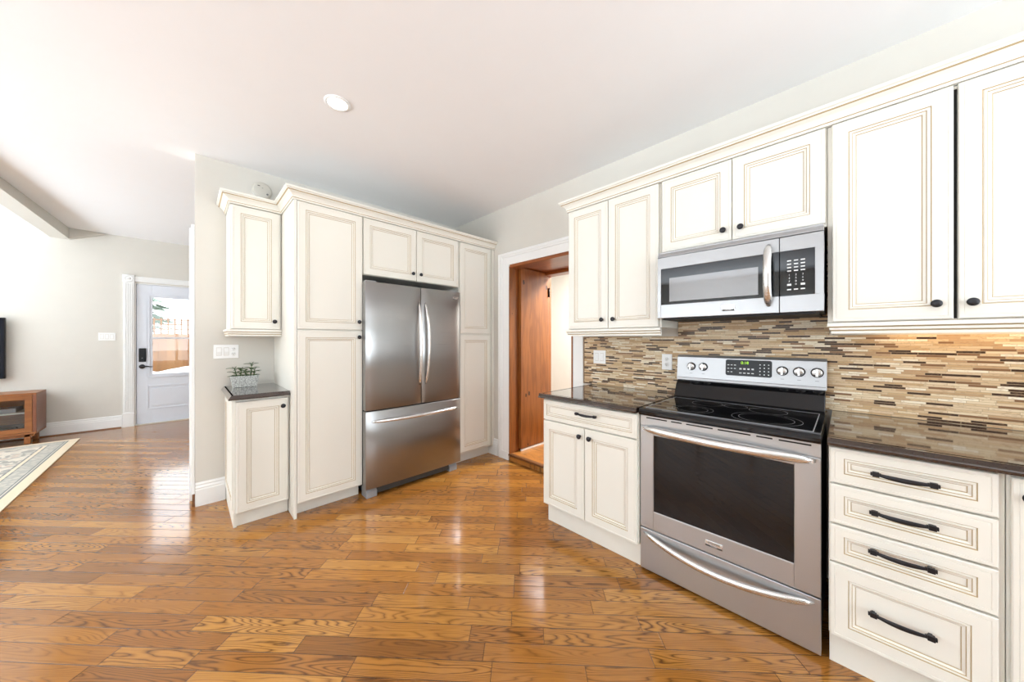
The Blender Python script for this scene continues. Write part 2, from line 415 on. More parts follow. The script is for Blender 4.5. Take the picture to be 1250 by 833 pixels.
# small tapering wedge where the beam meets the far wall
m = MB().add([(-1.197, YF-.001, 2.79), (-.86, YF-.001, 2.935), (-1.197, YF-.001, 2.96), (-1.197, YF-.07, 2.79), (-.86, YF-.02, 2.935), (-1.197, YF-.07, 2.96)],
             [(0, 1, 2), (3, 5, 4), (0, 3, 4, 1), (1, 4, 5, 2), (0, 2, 5, 3)])
struct('trim_2', m, 'wall_paint')
# crown along the living-room wall
m = MB().sweep([(-4.98, YF-.001), (-1.38, YF-.001)], [(0, 2.83), (.012, 2.83), (.016, 2.85), (.05, 2.90), (.075, 2.925), (.08, 2.945), (0, 2.945)])
struct('trim_3', m, 'trim_white', 0)
# baseboards
bp = [(0, 0), (.018, 0), (.018, .13), (.014, .14), (.016, .148), (.010, .165), (.012, .175), (.006, .19), (0, .19)]
m = MB().sweep([(XL+.01, YF-.001), (-.715, YF-.001)], bp); struct('baseboard_far', m, 'trim_white')
m = MB().sweep([(XL+.01, YF-.02), (-.72, YF-.02)], [(0, 0), (.014, 0), (.012, .008), (.006, .014), (0, .015)]); struct('baseboard_far_shoe', m, 'quarter_round')
m = MB().sweep([(.046, YB-.001), (.230, YB-.001)], bp); struct('baseboard_back', m, 'trim_white')
m = MB().sweep([(XR-.001, 2.996), (XR-.001, 2.838)], bp); struct('baseboard_right', m, 'trim_white')
# white casing on the free end of the partition, and worn wood at its foot
m = MB().box(.022, .044, 3.705, 3.85, .05, 2.285).box(.012, .044, 3.84, 3.90, .0, 2.285); struct('trim_4', m, 'trim_white', .003)
m = MB().box(.028, .044, 3.70, 3.72, 0, .10); struct('trim_5', m, 'quarter_round', .002)

# ---- exterior door (far wall)
m = MB(); ft = YF
x0, x1 = -.704, -.590   # fluted casing
m.box(x0, x1, ft-.022, ft-.001, .21, 2.245)
for k in range(4): m.box(x0+.020+k*.022, x0+.029+k*.022, ft-.028, ft-.022, .24, 2.225)
m.box(x0-.006, x1+.002, ft-.034, ft-.001, 0, .21)
m.box(x0-.006, x1+.002, ft-.034, ft-.001, 2.245, 2.36)
m.lathe([(.046, 0), (.046, .006), (.038, .006), (.034, .002), (.022, .002), (.018, .008), (.0, .010)], ((x0+x1)/2, ft-.034, 2.302), 'y', 24)
m.box(x1+.003, DX1+.0, ft-.022, ft-.001, 2.262, 2.345)
for k in range(3): m.box(x1+.003, DX1, ft-.028, ft-.022, 2.275+k*.022, 2.284+k*.022)
struct('trim_6', m, 'trim_white', .002)
m = MB()
m.box(DX0+.0, DX0+.012, ft-.0, ft+.14, 0.0, DT-.012).box(DX0+.012, DX0+.045, ft+.060, ft+.14, 0.0, DT-.012).box(DX0, DX1, ft, ft+.14, DT-.012, DT-.0).box(DX0, DX1, ft, ft+.14, 0, .018)
struct('trim_7', m, 'trim_white')
d = MB(); a0, a1 = DX0+.018, DX1-.01; yf = ft+.012; yb = ft+.055
gx0, gx1, gz0, gz1 = -.400, .20, .80, 2.03
d.box(a0, gx0, yf, yb, .022, DT-.018).box(gx1, a1, yf, yb, .022, DT-.018).box(gx0, gx1, yf, yb, .022, gz0).box(gx0, gx1, yf, yb, gz1, DT-.018)
# glazing frame mouldings and raised lower panel
def rect_frame(m, x0, x1, z0, z1, wd, ya, yb):
    m.box(x0, x1, ya, yb, z0, z0+wd).box(x0, x1, ya, yb, z1-wd, z1).box(x0, x0+wd, ya, yb, z0+wd, z1-wd).box(x1-wd, x1, ya, yb, z0+wd, z1-wd)
rect_frame(d, gx0-.055, gx1+.055, gz0-.055, gz1+.055, .03, yf-.012, yf)
rect_frame(d, gx0-.025, gx1+.025, gz0-.025, gz1+.025, .025, yf-.006, yf)
d.box(gx0, gx1, yf-.006, yf+.03, 1.365, 1.392)
rect_frame(d, gx0-.06, gx1+.06, .235, .62, .018, yf-.008, yf)
d.box(gx0-.01, gx1+.01, yf-.008, yf, .285, .57)
door1 = struct('door_1', d, 'door_paint', .003)
MB().box(gx0, gx1, yf+.015, yf+.02, gz0, gz1).build('window_pane', 'clear_glass', door1)
lk = MB().box(-.545, -.468, yf-.03, yf-.001, 1.0, 1.215).build('keypad_lock', 'black_plastic', door1, .008)
lk['label'] = 'black keypad deadbolt'
MB().lathe([(.006, 0), (.006, .002), (0, .002)], (-.507, yf-.031, 1.06), 'y', 12).build('keyhole', 'grey_plastic', lk)
m = MB().lathe([(.034, 0), (.034, .008), (.028, .014), (.012, .016), (.012, .05), (.0, .05)], (-.510, yf-.001, .925), 'y', 24)
m.tube([(-.51, yf-.045, .925), (-.47, yf-.05, .93), (-.43, yf-.048, .922), (-.39, yf-.045, .918)], [.011, .009, .008, .007], 10)
lv = m.build('door_lever', 'black_iron', door1); lv['label'] = 'black lever handle'
# threshold strip
struct('trim_8', MB().box(DX0, DX1, ft-.02, ft-.001, 0, .016), 'off_white_plastic', .002)

# outside, seen through that door
tag(MB().box(-8, 6, YF+.3, 30, -.35, -.25).build('snowy_ground', 'snow'), 'snow covered yard beyond the glazed back door', 'ground')
sn = MB(); nx, ny = 24, 10; vs = []
for j in range(ny+1):
    for i in range(nx+1):
        x = -3+5*i/nx; y = 10.3+1.6*j/ny; h = .86*sin(pi*min(1, (j+.3)/ny*.62))**.7*(1+.06*sin(x*3)+.04*sin(x*7+j))
        vs.append((x, y, -.26+(h+.06 if j else 0)))
fs = [(j*(nx+1)+i, j*(nx+1)+i+1, (j+1)*(nx+1)+i+1, (j+1)*(nx+1)+i) for j in range(ny) for i in range(nx)]
sn.add(vs, fs, 0, True)
sno = sn.build('snow_bank', 'snow'); tag(sno, 'bank of bright snow piled against the wooden fence', 'snow')
fn = thing('wooden_fence', 'tall tan board fence with lattice top outside the back door', 'fence', (-1.0, 12.05, -.25))
for i in range(24):
    xx = -1.4+i*.145; h = 1.72+.0*i
    m = MB().box(xx, xx+.1448, .012*(i % 2), .012*(i % 2)+.02, 0, h)
    m.build('board', 'fence_wood', fn)
m = MB().box(-1.4, 2.1, -.03, 0, 1.66, 1.75)
m.build('rail', 'fence_wood', fn)
m = MB()
for k in range(30):
    xx = -1.4+k*.12; m.box(xx, xx+.03, .0, .01, 1.75, 2.15); 
for k in range(3): m.box(-1.4, 2.1, .012, .02, 1.85+k*.12, 1.88+k*.12)
m.build('lattice', 'fence_wood', fn)
def tree(x, y, z0, h, n, label):
    tr = thing('evergreen_tree', label, 'tree', (x, y, z0), 0, None)
    MB().tube([(0, 0, 0), (0, 0, h*.95)], [.12, .03], 8).build('trunk', 'quarter_round', tr)
    m = MB()
    for k in range(n):
        t = random.random(); zz = h*(.2+.78*t); r = (1-t)*h*.34+.1; a = random.random()*2*pi; rr = r*sqrt(random.random())
        c = Vector((rr*cos(a), rr*sin(a), zz)); s = .16+.1*random.random()
        u = Vector((cos(a), sin(a), -.3)).normalized()*s*1.6; q = Vector((-sin(a), cos(a), random.uniform(-.4, .4)))*s*.6
        m.add([c-u*.3, c+q, c+u, c-q], [(0, 1, 2, 3)])
    m.build('foliage', 'tree_leaf', tr)
tree(-1.6, 16.5, -.25, 5.0, 900, 'pale green tree seen through the left of the door glass')
tree(1.9, 20.5, -.25, 5.5, 900, 'pale green tree behind the fence, right of the other tree')

# ---- doorway with pine lining in the right wall
m = MB(); xs = XR
y0, y1, zt = 1.79, 2.65, 2.19
def casing(m, y0, y1, z0, z1): m.box(xs-.02, xs-.001, y0, y1, z0, z1)
# left leg, right leg, head, mitred by overlap of stepped layers
for wd, th in ((.165, .014), (.15, .022), (.03, .018)):
    pass
m.box(xs-.016, xs-.001, y1, y1+.160, .09, zt).box(xs-.016, xs-.001, y0-.112, y0, 0, zt)
m.box(xs-.016, xs-.001, y0-.112, y1+.16, zt, zt+.135)
m.box(xs-.026, xs-.016, y1+.105, y1+.16, .09, zt+.135).box(xs-.026, xs-.016, y0-.112, y0-.065, .961, zt+.135).box(xs-.026, xs-.016, y0-.064, y1+.104, zt+.085, zt+.135)
m.box(xs-.034, xs-.026, y1+.125, y1+.16, .09, zt+.135).box(xs-.034, xs-.026, y0-.112, y1+.124, zt+.105, zt+.135)
m.box(xs-.024, xs-.001, y1-.0, y1+.165, 0, .09)
struct('trim_9', m, 'trim_white', .002)
m = MB()
m.box(2.562, 2.70, y1-.018, y1-.001, .076, zt-.02)            # first jamb board
m.box(3.20, 3.29, y1-.022, y1-.001, .076, zt-.02)             # far jamb board
m.box(2.562, 3.29, y0+.001, y0+.018, .076, zt-.02)            # opposite side
m.box(2.70, 3.20, y1-.006, y1-.001, .076, zt-.02)
m.box(2.562, 2.70, y0+.018, y1-.018, zt-.035, zt-.001, 1).box(2.70, 3.15, y0+.018, y1-.018, zt-.012, zt-.001, 1).box(3.15, 3.29, y0+.018, y1-.018, zt-.045, zt-.001, 1)
struct('trim_10', m, ['pine', 'pine_head'], .002)
d2 = struct('door_2', MB().box(2.706, 3.192, y1-.055, y1-.010, .105, zt-.02), 'pine', .003)
hg = MB().box(3.193, 3.199, y1-.062, y1-.045, 1.88, 1.99).tube([(3.199, y1-.066, 1.875), (3.199, y1-.066, 1.995)], .007, 8).build('hinge', 'black_iron', d2); hg['label'] = 'black butt hinge'
struct('gap_light_strip', MB().box(2.72, 3.19, y1-.052, y1-.030, .0765, .098), 'trim_white')  # white strip standing in for the light showing under the pine door
struct('floor_hallway', MB().box(3.285, 5.0, 0.2, 4.2, -.1, .0445).box(2.5805, 3.285, y0, y1, -.1, .0445).box(2.568, 2.5805, y0, y1, .0005, .0445).box(2.60, 5.0, y0+.0, y1, .045, .075).box(3.285, 5.0, .2, 4.2, .045, .075), 'parquet')
m = MB().tube([(2.566, y0, .063), (2.566, y1, .063)], .012, 10, up=(0, 0, 1)).box(2.566, 2.60, y0, y1, .05, .0755); struct('trim_12', m, 'quarter_round')
w = MB().box(4.5, 4.6, .2, 4.2, 0, 2.6).box(3.28, 4.6, .1, .2, 0, 2.6).box(3.28, 4.6, 4.2, 4.3, 0, 2.6); struct('wall_hallway', w, 'wall_paint')
struct('ceiling_hallway', MB().box(3.28, 4.6, .1, 4.3, 2.6, 2.7), 'ceiling_paint')
area('hallway_fill', (3.9, 2.0, 2.55), (0, 0, 0), .4, .4, 120, (.93, .96, 1))  # unseen area lamp without a fixture, added to brighten the hallway

# ------------------------------------------------------------------ cabinets
def front_panel(x0, x1, z0, z1, F=.056, edge=True, thick=.02, k=1.0):
    """raised-and-recessed panel front, face at y=0; mats 0 cream 1 glaze"""
    m = MB()
    R = [(0, thick, 0), (0, .003, 0), (.003, 0, 0)]
    if edge: R += [(.0125, 0, 0), (.014, .0018, 0), (.0155, 0.0002, 0)]
    R += [(F, 0, 0), (F+.003*k, .003, 1), (F+.006*k, .0005, 0), (F+.0125*k, .0015, 0), (F+.015*k, .0045, 1), (F+.024*k, .0075, 0), (F+.0265*k, .0105, 1), (F+.029*k, .0095, 0)]
    vs = []
    for i, d, _ in R: vs += [(x0+i, d, z0+i), (x1-i, d, z0+i), (x1-i, d, z1-i), (x0+i, d, z1-i)]
    for r in range(1, len(R)):
        a, b = (r-1)*4, r*4
        m.add(vs, [(a+j, a+(j+1) % 4, b+(j+1) % 4, b+j) for j in range(4)], R[r][2])
    b = (len(R)-1)*4; m.add(vs, [(b, b+1, b+2, b+3)], 0); m.add(vs, [(3, 2, 1, 0)], 0)
    return m
CM = ['cabinet_cream', 'cabinet_glaze']
def knob(parent, x, z):
    m = MB().lathe([(.009, 0), (.007, .004), (.006, .012), (.0155, .017), (.0165, .021), (.014, .025), (.007, .027), (.0, .0275)], (x, -.0002, z), 'y', 24)
    return m.build('knob', 'black_iron', parent)
def pull(parent, xc, z, L=.164):
    h = L/2; m = MB()
    n = 14; pts = []; rad = []
    for i in range(n+1):
        t = -1+2*i/n; x = xc+t*(h-.016)
        pts.append((x, -.020-.008*(1-t*t), z-.003*(1-t*t))); rad.append((.0035, .0052+.0042*(1-t*t)))
    m.tube(pts, rad, 8, up=(0, 0, 1))
    for s in (-1, 1):
        xe = xc+s*(h-.014); m.box(xe-.014, xe+.014, -.026, -.016, z-.006, z+.006).box(xe-.009, xe+.009, -.029, -.014, z-.009, z+.009)
        m.box(xe-.005, xe+.005, -.017, -.0002, z-.005, z+.005)
    return m.build('pull_handle', 'black_iron', parent, .0012)
def cabinet(name, label, loc, rz, W, D, z0, z1, doors=(), drawers=(), toe=None, cat='cabinet', group=None, extra=None, vs=.0225, sidepanel=False, c0=0):
    r = thing(name, label, cat, loc, rz, group)
    m = MB().box(c0, W, vs, D, z0, z1)
    if extra: extra(m)
    m.build('carcass', CM, r, .0015)
    if sidepanel:
        sp = front_panel(.02, D-vs-.03, z0+.02, z1-.02, .05, False, .008)
        o = sp.build('side_panel', CM, r); o.rotation_euler = (0, 0, -pi/2); o.location = (-.0085, D, 0)
    if toe:
        MB().box(toe[0], toe[1], toe[2], toe[2]+.018, 0, z0-.001).build('toe_kick', 'cabinet_cream', r, .001)
    for i, (a, b, c, d, kx, kz) in enumerate(doors):
        o = front_panel(a, b, c, d).build('door', CM, r)
        if kx is not None: knob(o, kx, kz)
    for (a, b, c, d, F, k, px, pz) in drawers:
        o = front_panel(a, b, c, d, F, True, .02, k).build('drawer', CM, r)
        pull(o, px, pz)
    return r
RZ = -pi/2
# back wall -------------------------------------------------
def R2(m): pass
lr = [(.0, 1.432), (.020, 1.432), (.021, 1.415), (.014, 1.409), (.013, 1.398), (.007, 1.392), (.007, 1.380), (0, 1.380)]
lm = [0, 0, 1, 0, 1, 0, 0, 0]
# small wall cabinet
x0 = .235
c = cabinet('wall_cabinet', 'narrow cream wall cabinet with one door hanging above the potted plant', (x0, 3.335, 0), 0, .332, .364, 1.434, 2.405,
            doors=[(.008, .318, 1.437, 2.401, .281, 1.50)])
MB().sweep([(0, .362), (0, .0225), (.332, .0225)], lr, lm).build('light_rail', CM, c)
# small base cabinet
c = cabinet('base_cabinet', 'narrow cream base cabinet with one door under the small dark worktop', (x0, 3.035, 0), 0, .332, .664, .105, .922,
            doors=[(.014, .320, .112, .905, .287, .846)], toe=(.001, .330, .062), sidepanel=True)
MB().box(.0, .018, .045, .664, .0, .104).build('plinth_return', 'cabinet_cream', c)
# tall pantry left: end panel runs to the floor
def ex(m): m.box(0, .0185, .004, .797, 0, 2.405)
c = cabinet('pantry_cabinet', 'tall cream pantry cabinet with two stacked doors left of the fridge', (.5690, 2.900, 0), 0, .499, .798, .108, 2.405,
            doors=[(.021, .496, .112, 1.424, .466, 1.372), (.021, .496, 1.432, 2.401, .466, 1.50)], toe=(.021, .497, .095), extra=ex, c0=.0188)
# over the fridge
c = cabinet('bridge_cabinet', 'wide low cream cabinet with two doors directly above the fridge', (1.070, 2.905, 0), 0, 1.009, .79, 1.912, 2.405,
            doors=[(.006, .500, 1.915, 2.401, .462, 1.98), (.506, .985, 1.915, 2.401, .544, 1.98)])
# right pantry
def ex2(m): m.box(.4555, .498, .010, .03, .106, 2.405)
c = cabinet('pantry_cabinet', 'slim tall cream pantry cabinet between the fridge and the pine doorway', (2.081, 2.905, 0), 0, .455, .79, .108, 2.405,
            doors=[(.004, .435, .130, 1.402, None, 0), (.004, .435, 1.420, 2.401, None, 0)], toe=(.001, .496, .093), extra=ex2)
# crown over the back run
cp = [(.0, 2.4075), (.010, 2.4075), (.010, 2.420), (.014, 2.423), (.016, 2.434), (.026, 2.450), (.042, 2.462), (.050, 2.466), (.050, 2.473), (.060, 2.477), (.062, 2.490), (.0, 2.490)]
cmi = [0, 0, 1, 0, 0, 0, 1, 0, 0, 0, 0, 0]
m = MB().sweep([(.235, 3.698), (.235, 3.345), (.571, 3.345), (.571, 2.915), (2.578, 2.915)], cp, cmi)
m.box(.24, .571, 3.35, 3.698, 2.4075, 2.42).box(.572, 2.578, 2.92, 3.698, 2.4075, 2.42)
tag(m.build('crown_molding', CM), 'stepped cream crown moulding along the cabinets of the fridge wall', 'molding')
# small worktop
def worktop(name, label, path, poly, z0, z1, n=.016):
    m = MB()
    m.sweep(path, [(-.03, z0), (0, z0), (0, z0+.010), (-.004, z0+.014), (-n, z1), (-.03, z1)])
    m.prism(poly, z0+.0005, z1, 'z')
    return tag(m.build(name, 'stone_counter'), label, 'worktop')
worktop('worktop', 'small dark stone worktop slab under the potted plant', [(.203, 3.698), (.203, 3.010), (.566, 3.010)],
        [(.215+.008, 3.022+.008), (.566, 3.030), (.566, 3.698), (.223, 3.698)], .924, .955)

# right wall -------------------------------------------------
UX = 2.25
Y0 = 1.622
c = cabinet('wall_cabinet', 'cream two-door wall cabinet left of the microwave', (UX, Y0, 0), RZ, .751, .328, 1.434, 2.405,
            doors=[(.008, .364, 1.437, 2.401, .320, 1.503), (.369, .737, 1.437, 2.401, .414, 1.503)])
MB().sweep([(0, .326), (0, .0225), (.751, .0225)], lr, lm).build('light_rail', CM, c)
c = cabinet('bridge_cabinet', 'low cream two-door wall cabinet above the microwave', (UX, .869, 0), RZ, .803, .328, 1.915, 2.405,
            doors=[(.009, .402, 1.930, 2.401, .362, 1.993), (.406, .797, 1.930, 2.401, .448, 1.993)])
c = cabinet('wall_cabinet', 'large cream two-door wall cabinet right of the microwave', (UX, .064, 0), RZ, .80, .328, 1.434, 2.405,
            doors=[(.016, .376, 1.437, 2.401, .330, 1.502), (.388, .784, 1.437, 2.401, .420, 1.502)])
MB().box(.377, .387, .020, .0224, 1.44, 2.39).build('gap_strip', 'dark_gap', c)
MB().sweep([(.02, .326), (.02, .0225), (.80, .0225)], lr, lm).build('light_rail', CM, c)
c = cabinet('wall_cabinet', 'cream wall cabinet at the right edge of the picture', (UX, -.738, 0), RZ, .45, .328, 1.434, 2.405,
            doors=[(.004, .44, 1.437, 2.401, .05, 1.502)])
MB().sweep([(0, .0225), (.45, .0225)], lr, lm).build('light_rail', CM, c)
m = MB().sweep([(2.578, 1.622), (2.262, 1.622), (2.262, -1.188)], cp, cmi).box(2.27, 2.578, 1.61, -1.188, 2.4075, 2.42)
tag(m.build('crown_molding', CM), 'stepped cream crown moulding along the wall cabinets over the microwave', 'molding')

BX = 1.870
c = cabinet('base_cabinet', 'cream base cabinet with one drawer over two doors, left of the stove', (BX, 1.570, 0), RZ, .716, .708, .145, .922,
            doors=[(.004, .352, .150, .760, .322, .705), (.357, .712, .150, .760, .398, .705)],
            drawers=[(.004, .712, .768, .912, .030, .8, .375, .856)], toe=(.001, .714, .062))
c = cabinet('base_cabinet', 'cream base cabinet with a stack of four drawers, right of the stove', (BX, .050, 0), RZ, .413, .708, .145, .922,
            drawers=[(.004, .398, .772, .914, .040, .8, .197, .842), (.004, .398, .608, .764, .040, .8, .194, .694), (.004, .398, .452, .600, .040, .8, .191, .545), (.004, .398, .150, .444, .052, .8, .191, .308)],
            toe=(.001, .411, .062))
c = cabinet('base_cabinet', 'cream base cabinet with a full-height door at the right edge of the picture', (BX, -.365, 0), RZ, .60, .708, .145, .922,
            doors=[(.006, .35, .150, .912, .036, .858)], toe=(.001, .598, .062))
worktop('worktop', 'dark stone worktop between the pine doorway and the stove', [(2.576, 1.598), (1.845, 1.598), (1.845, .853)],
        [(1.865, .853), (2.576, .853), (2.576, 1.578), (1.865, 1.578)], .924, .955, .005)
worktop('worktop', 'long dark stone worktop right of the stove', [(1.845, .053), (1.845, -.97)],
        [(1.865, -.97), (2.576, -.97), (2.576, .053), (1.865, .053)], .924, .955, .005)
# backsplash
m = MB().box(2.570, 2.5795, -.97, 1.668, .956, 1.375).box(2.570, 2.5795, .066, .866, 1.376, 1.912)
sp = tag(m.build('tile_backsplash', 'mosaic_tile'), 'beige and brown strip mosaic tile splashback behind the stove and worktops', 'backsplash')
MB().box(2.566, 2.5795, 1.669, 1.678, .956, 1.375).build('edge_strip', 'tile_edge', sp)
# under-cabinet lamp strips
def strip(name, y0, y1, label, e):
    r = thing(name, label, 'light', (2.50, y0, 1.433), RZ, None)
    L = abs(y1-y0)
    MB().box(0, L, -.018, .018, -.016, -.001).build('housing', 'white_plastic', r, .002)
    MB().box(.01, L-.01, -.014, .014, -.0185, -.0162).build('diffuser', 'undercab_glow', r)
    l = bpy.data.lights.new('strip_light', 'AREA'); l.shape = 'RECTANGLE'; l.size = L*.9; l.size_y = .03; l.energy = e; l.color = (1, .66, .32)
    o = bpy.data.objects.new('strip_light', l); col.objects.link(o); o.parent = r; o.location = (L/2, 0, -.02)
strip('under_cabinet_light', -.10, -.70, 'warm light strip under the large wall cabinet right of the microwave', .5)

# ------------------------------------------------------------------ stove
RX, RY, RW = 1.895, .8475, .774
rg = thing('range_stove', 'freestanding stainless electric stove with black glass cooktop', 'stove', (RX, RY, 0), RZ)
MB().box(.003, RW-.003, .045, .655, .03, .9125).build('body', 'matte_black', rg, .003)
for a in (.05, RW-.07):
    for b in (.08, .60): MB().lathe([(.018, 0), (.018, .006), (.010, .008), (.010, .03)], (a, b, 0), 'z', 12).build('foot', 'black_plastic', rg)
# cooktop: thick rolled black rim and glass with rings
pr = [(-.022, .917), (-.026, .925), (-.026, .938), (-.020, .948), (-.010, .953), (.006, .953), (.66, .953), (.66, .9135), (-.016, .9135)]
MB().prism(pr[::-1], -.001, RW+.001, 'x', smooth=False).build('cooktop_frame', 'black_glass', rg, .0025)
gl = MB().box(.028, RW-.028, .02, .50, .9533, .9552).build('glass_top', 'black_glass', rg)
def ring(x, y, r, w=.0011):
    m = MB(); n = 56; vs = []
    for k in range(n):
        t = 2*pi*k/n; vs += [(x+r*cos(t), y+r*sin(t), .9556), (x+(r-w)*cos(t), y+(r-w)*sin(t), .9556)]
    m.add(vs, [(2*k, 2*k+1, (2*k+3) % (2*n), (2*k+2) % (2*n)) for k in range(n)])
    m.build('burner_ring', 'ring_white', gl)
ring(.565, .165, .142); ring(.565, .165, .112)
ring(.232, .155, .104); ring(.232, .155, .078)
ring(.545, .385, .085); ring(.245, .395, .082); ring(.39, .41, .058)
m = MB()
for a, b, c2, d2 in ((.024, RW-.024, .016, .019), (.024, RW-.024, .501, .504)): m.box(a, b, c2, d2, .9533, .9558)
for a in (.024, RW-.027): m.box(a, a+.003, .019, .501, .9533, .9558)
m.build('glass_trim', 'grey_plastic', rg)
# backguard lower black slope + stainless control panel
m = MB().prism([(.515, .9537), (.655, .9537), (.655, 1.10), (.600, 1.10), (.592, 1.065), (.568, 1.045), (.545, 1.0), (.528, .965)], .004, RW-.004, 'x')
m.build('backguard_base', 'black_glass', rg, .004)
m = MB().prism([(.593, 1.072), (.640, 1.072), (.655, 1.10), (.655, 1.235), (.640, 1.243), (.622, 1.242), (.610, 1.228), (.597, 1.09)], 0.0, RW, 'x')
PANEL = m
PANEL.box(.004, RW-.004, .5945, .5985, 1.086, 1.0880, 1)
def cpz(z): return .597+(z-1.09)/(1.228-1.09)*(.013)   # panel face depth at height z
for x in (.092, .166, .584, .659, .735):   # printed dial marks
    z = 1.166
    for a in range(-4, 5, 2):
        t = radians(90+a*33); q = z+.034*sin(t); PANEL.box(x+.034*cos(t)-.001, x+.034*cos(t)+.001, cpz(q)-.0006, cpz(q)+.0005, q-.0015, q+.0015, 2)
    PANEL.box(x-.008, x+.008, cpz(1.118)-.0006, cpz(1.118)+.0005, 1.117, 1.120, 2)
cp_ = PANEL.build('control_panel', ['panel_steel', 'slot_dark', 'mark_grey'], rg)
TX = radians(90-5.4)
px0, px1 = .297, .536
def rrect(x0, x1, z0, z1, r, n=5):
    P = []
    for cx, cz, a in ((x1-r, z0+r, -90), (x1-r, z1-r, 0), (x0+r, z1-r, 90), (x0+r, z0+r, 180)):
        for k in range(n+1):
            t = radians(a+90*k/n); P.append((cx+r*cos(t), cz+r*sin(t)))
    return P
m = MB(); P = rrect(px0, px1, 1.121, 1.222, .012)
vs = [(x, cpz(z)-.002, z) for x, z in P]+[(x, cpz(z)+.004, z) for x, z in P]; n = len(P)
m.add(vs, [tuple(range(n)), tuple(range(n, 2*n))[::-1]]+[(i, (i+1) % n, n+(i+1) % n, n+i) for i in range(n)])
CKH = lambda: text('clock_digits', '0:18', .024, 'clock_green', dp, (.400, cpz(1.20)-.0026, 1.203), (TX, 0, 0)); 
def mark(x, z, w, h): m.box(x-w/2, x+w/2, cpz(z)-.0028, cpz(z)-.0019, z-h/2, z+h/2, 1)
for i in range(3):
    for j in range(3):
        if not (i == 2 and j == 2): mark(.312+i*.018, 1.188-j*.022, .010, .004)
for i in range(4):
    mark(.378+i*.021, 1.166, .012, .009); mark(.378+i*.021, 1.140, .013, .005)
for i in range(3):
    for j in range(4): mark(.478+i*.021, 1.196-j*.020, .006, .006)
dp = m.build('display_panel', ['black_plastic', 'mark_white'], rg)
ck = CKH(); ck['label'] = 'green digital clock digits'
for x in (.092, .166, .584, .659, .735):
    z = 1.166; y = cpz(z); r = MB()
    r.lathe([(.0275, -.001), (.0275, .003), (.024, .006)], (x, y, z), 'y', 28)
    k0 = r.build('knob_ring', 'black_plastic', rg)
    r = MB().lathe([(.0235, .003), (.0225, .016), (.018, .019), (.0, .019)], (x, y, z), 'y', 28).box(x-.0055, x+.0055, y-.033, y-.015, z-.0225, z+.0225)
    r.build('control_knob', 'handle_steel', rg, .002)
# vent strip above door with slots
m = MB().box(0, RW, .0, .044, .853, .9125); x = .035
for L in (.115, .055, .125, .135, .06, .17):
    if x+L > RW-.03: L = RW-.03-x
    m.box(x, x+L, -.0012, .001, .896, .9025, 1); x += L+.022
m.build('vent_strip', ['stainless', 'dark_gap'], rg)
# oven door: frame around glass window
m = MB(); z0, z1 = .262, .850; wx0, wx1, wz0, wz1 = .076, .688, .368, .802
m.box(0, wx0, 0, .044, z0, z1).box(wx1, RW, 0, .044, z0, z1).box(wx0, wx1, 0, .044, z0, wz0).box(wx0, wx1, 0, .044, wz1, z1)
od = m.build('oven_door', 'stainless', rg, .0025)
MB().box(wx0+.0005, wx1-.0005, .003, .03, wz0+.0005, wz1-.0005).build('door_window', 'oven_glass', od)
def bow(m, x0, x1, z, y_end, y_mid, ra, rb, sag=0, n=22, endr=.35, p=2.0):
    pts = []; rad = []
    for i in range(n+1):
        t = -1+2*i/n; s = 1-abs(t)**p
        pts.append((x0+(x1-x0)*(t+1)/2, y_end+(y_mid-y_end)*s, z-sag*s)); q = endr+(1-endr)*min(1, (1-abs(t))*6)**.5
        rad.append((ra*q, rb*q))
    m.tube(pts, rad, 14)
m = MB(); bow(m, .016, .758, .838, -.010, -.060, .013, .020, .0)
m.box(.022, .05, -.02, .0005, .828, .846).box(.724, .752, -.02, .0005, .828, .846)
hd = m.build('door_handle', 'handle_steel', od); hd['label'] = 'bowed satin steel bar handle'
def badge(parent, x, z, w, h, y=0.0, t1='FRIGIDAIRE', t2='GALLERY'):
    b = MB().box(x-w/2, x+w/2, y-.0035, y-.0002, z-h/2, z+h/2).build('badge', 'handle_steel', parent, .001)
    MB().box(x-w/2+.002, x+w/2-.002, y-.0042, y-.0036, z-h/2+.001, z-h/2+h*.3).build('badge_band', 'slot_dark', b)
    text('badge_lettering', t1, h*.36, 'slot_dark', b, (x, y-.0038, z+h*.16), FR, .0002)
    text('badge_lettering', t2, h*.24, 'mark_white', b, (x, y-.0044, z-h*.32), FR, .0002)
badge(od, .379, .312, .078, .030)
# storage drawer
dr = MB().box(0, RW, 0, .044, .020, .2545).build('storage_drawer', 'stainless', rg, .0025)
m = MB(); bow(m, .02, .754, .232, -.002, -.045, .011, .017, .045, endr=.25, p=2.0); m.build('drawer_handle', 'handle_steel', dr)
MB().box(.004, RW-.004, .02, .044, .2548, .2616).build('door_gap', 'dark_gap', rg)

# ------------------------------------------------------------------ microwave
mw = thing('microwave_oven', 'stainless over-the-range microwave hung below the low wall cabinet', 'microwave', (2.160, .853, 0), RZ)
MW = .779
MB().box(.003, MW-.003, .03, .405, 1.490, 1.910).build('body', 'matte_black', mw, .003)
MB().box(0.0, MW, .010, .045, 1.876, 1.909).prism([(.010, 1.876), (.010, 1.900), (.004, 1.885), (.002, 1.876)][::-1], 0, MW, 'x').build('top_vent', 'panel_steel', mw, .002)
MB().box(.02, MW-.02, .035, .40, 1.478, 1.489).build('bottom_vent', 'matte_black', mw)
dw, z0, z1 = .612, 1.489, 1.871
m = MB(); a0, a1, b0, b1 = .020, .612, 1.572, 1.800
m.box(0, a0, 0, .029, z0, z1).box(a0, dw, 0, .029, z0, b0).box(a0, dw, 0, .029, b1, z1)
md = m.build('door', 'panel_steel', mw, .0015)
g = MB().box(a0+.0004, a1, .002, .02, b0+.0004, b1-.0004).build('door_window', 'black_glass', md)
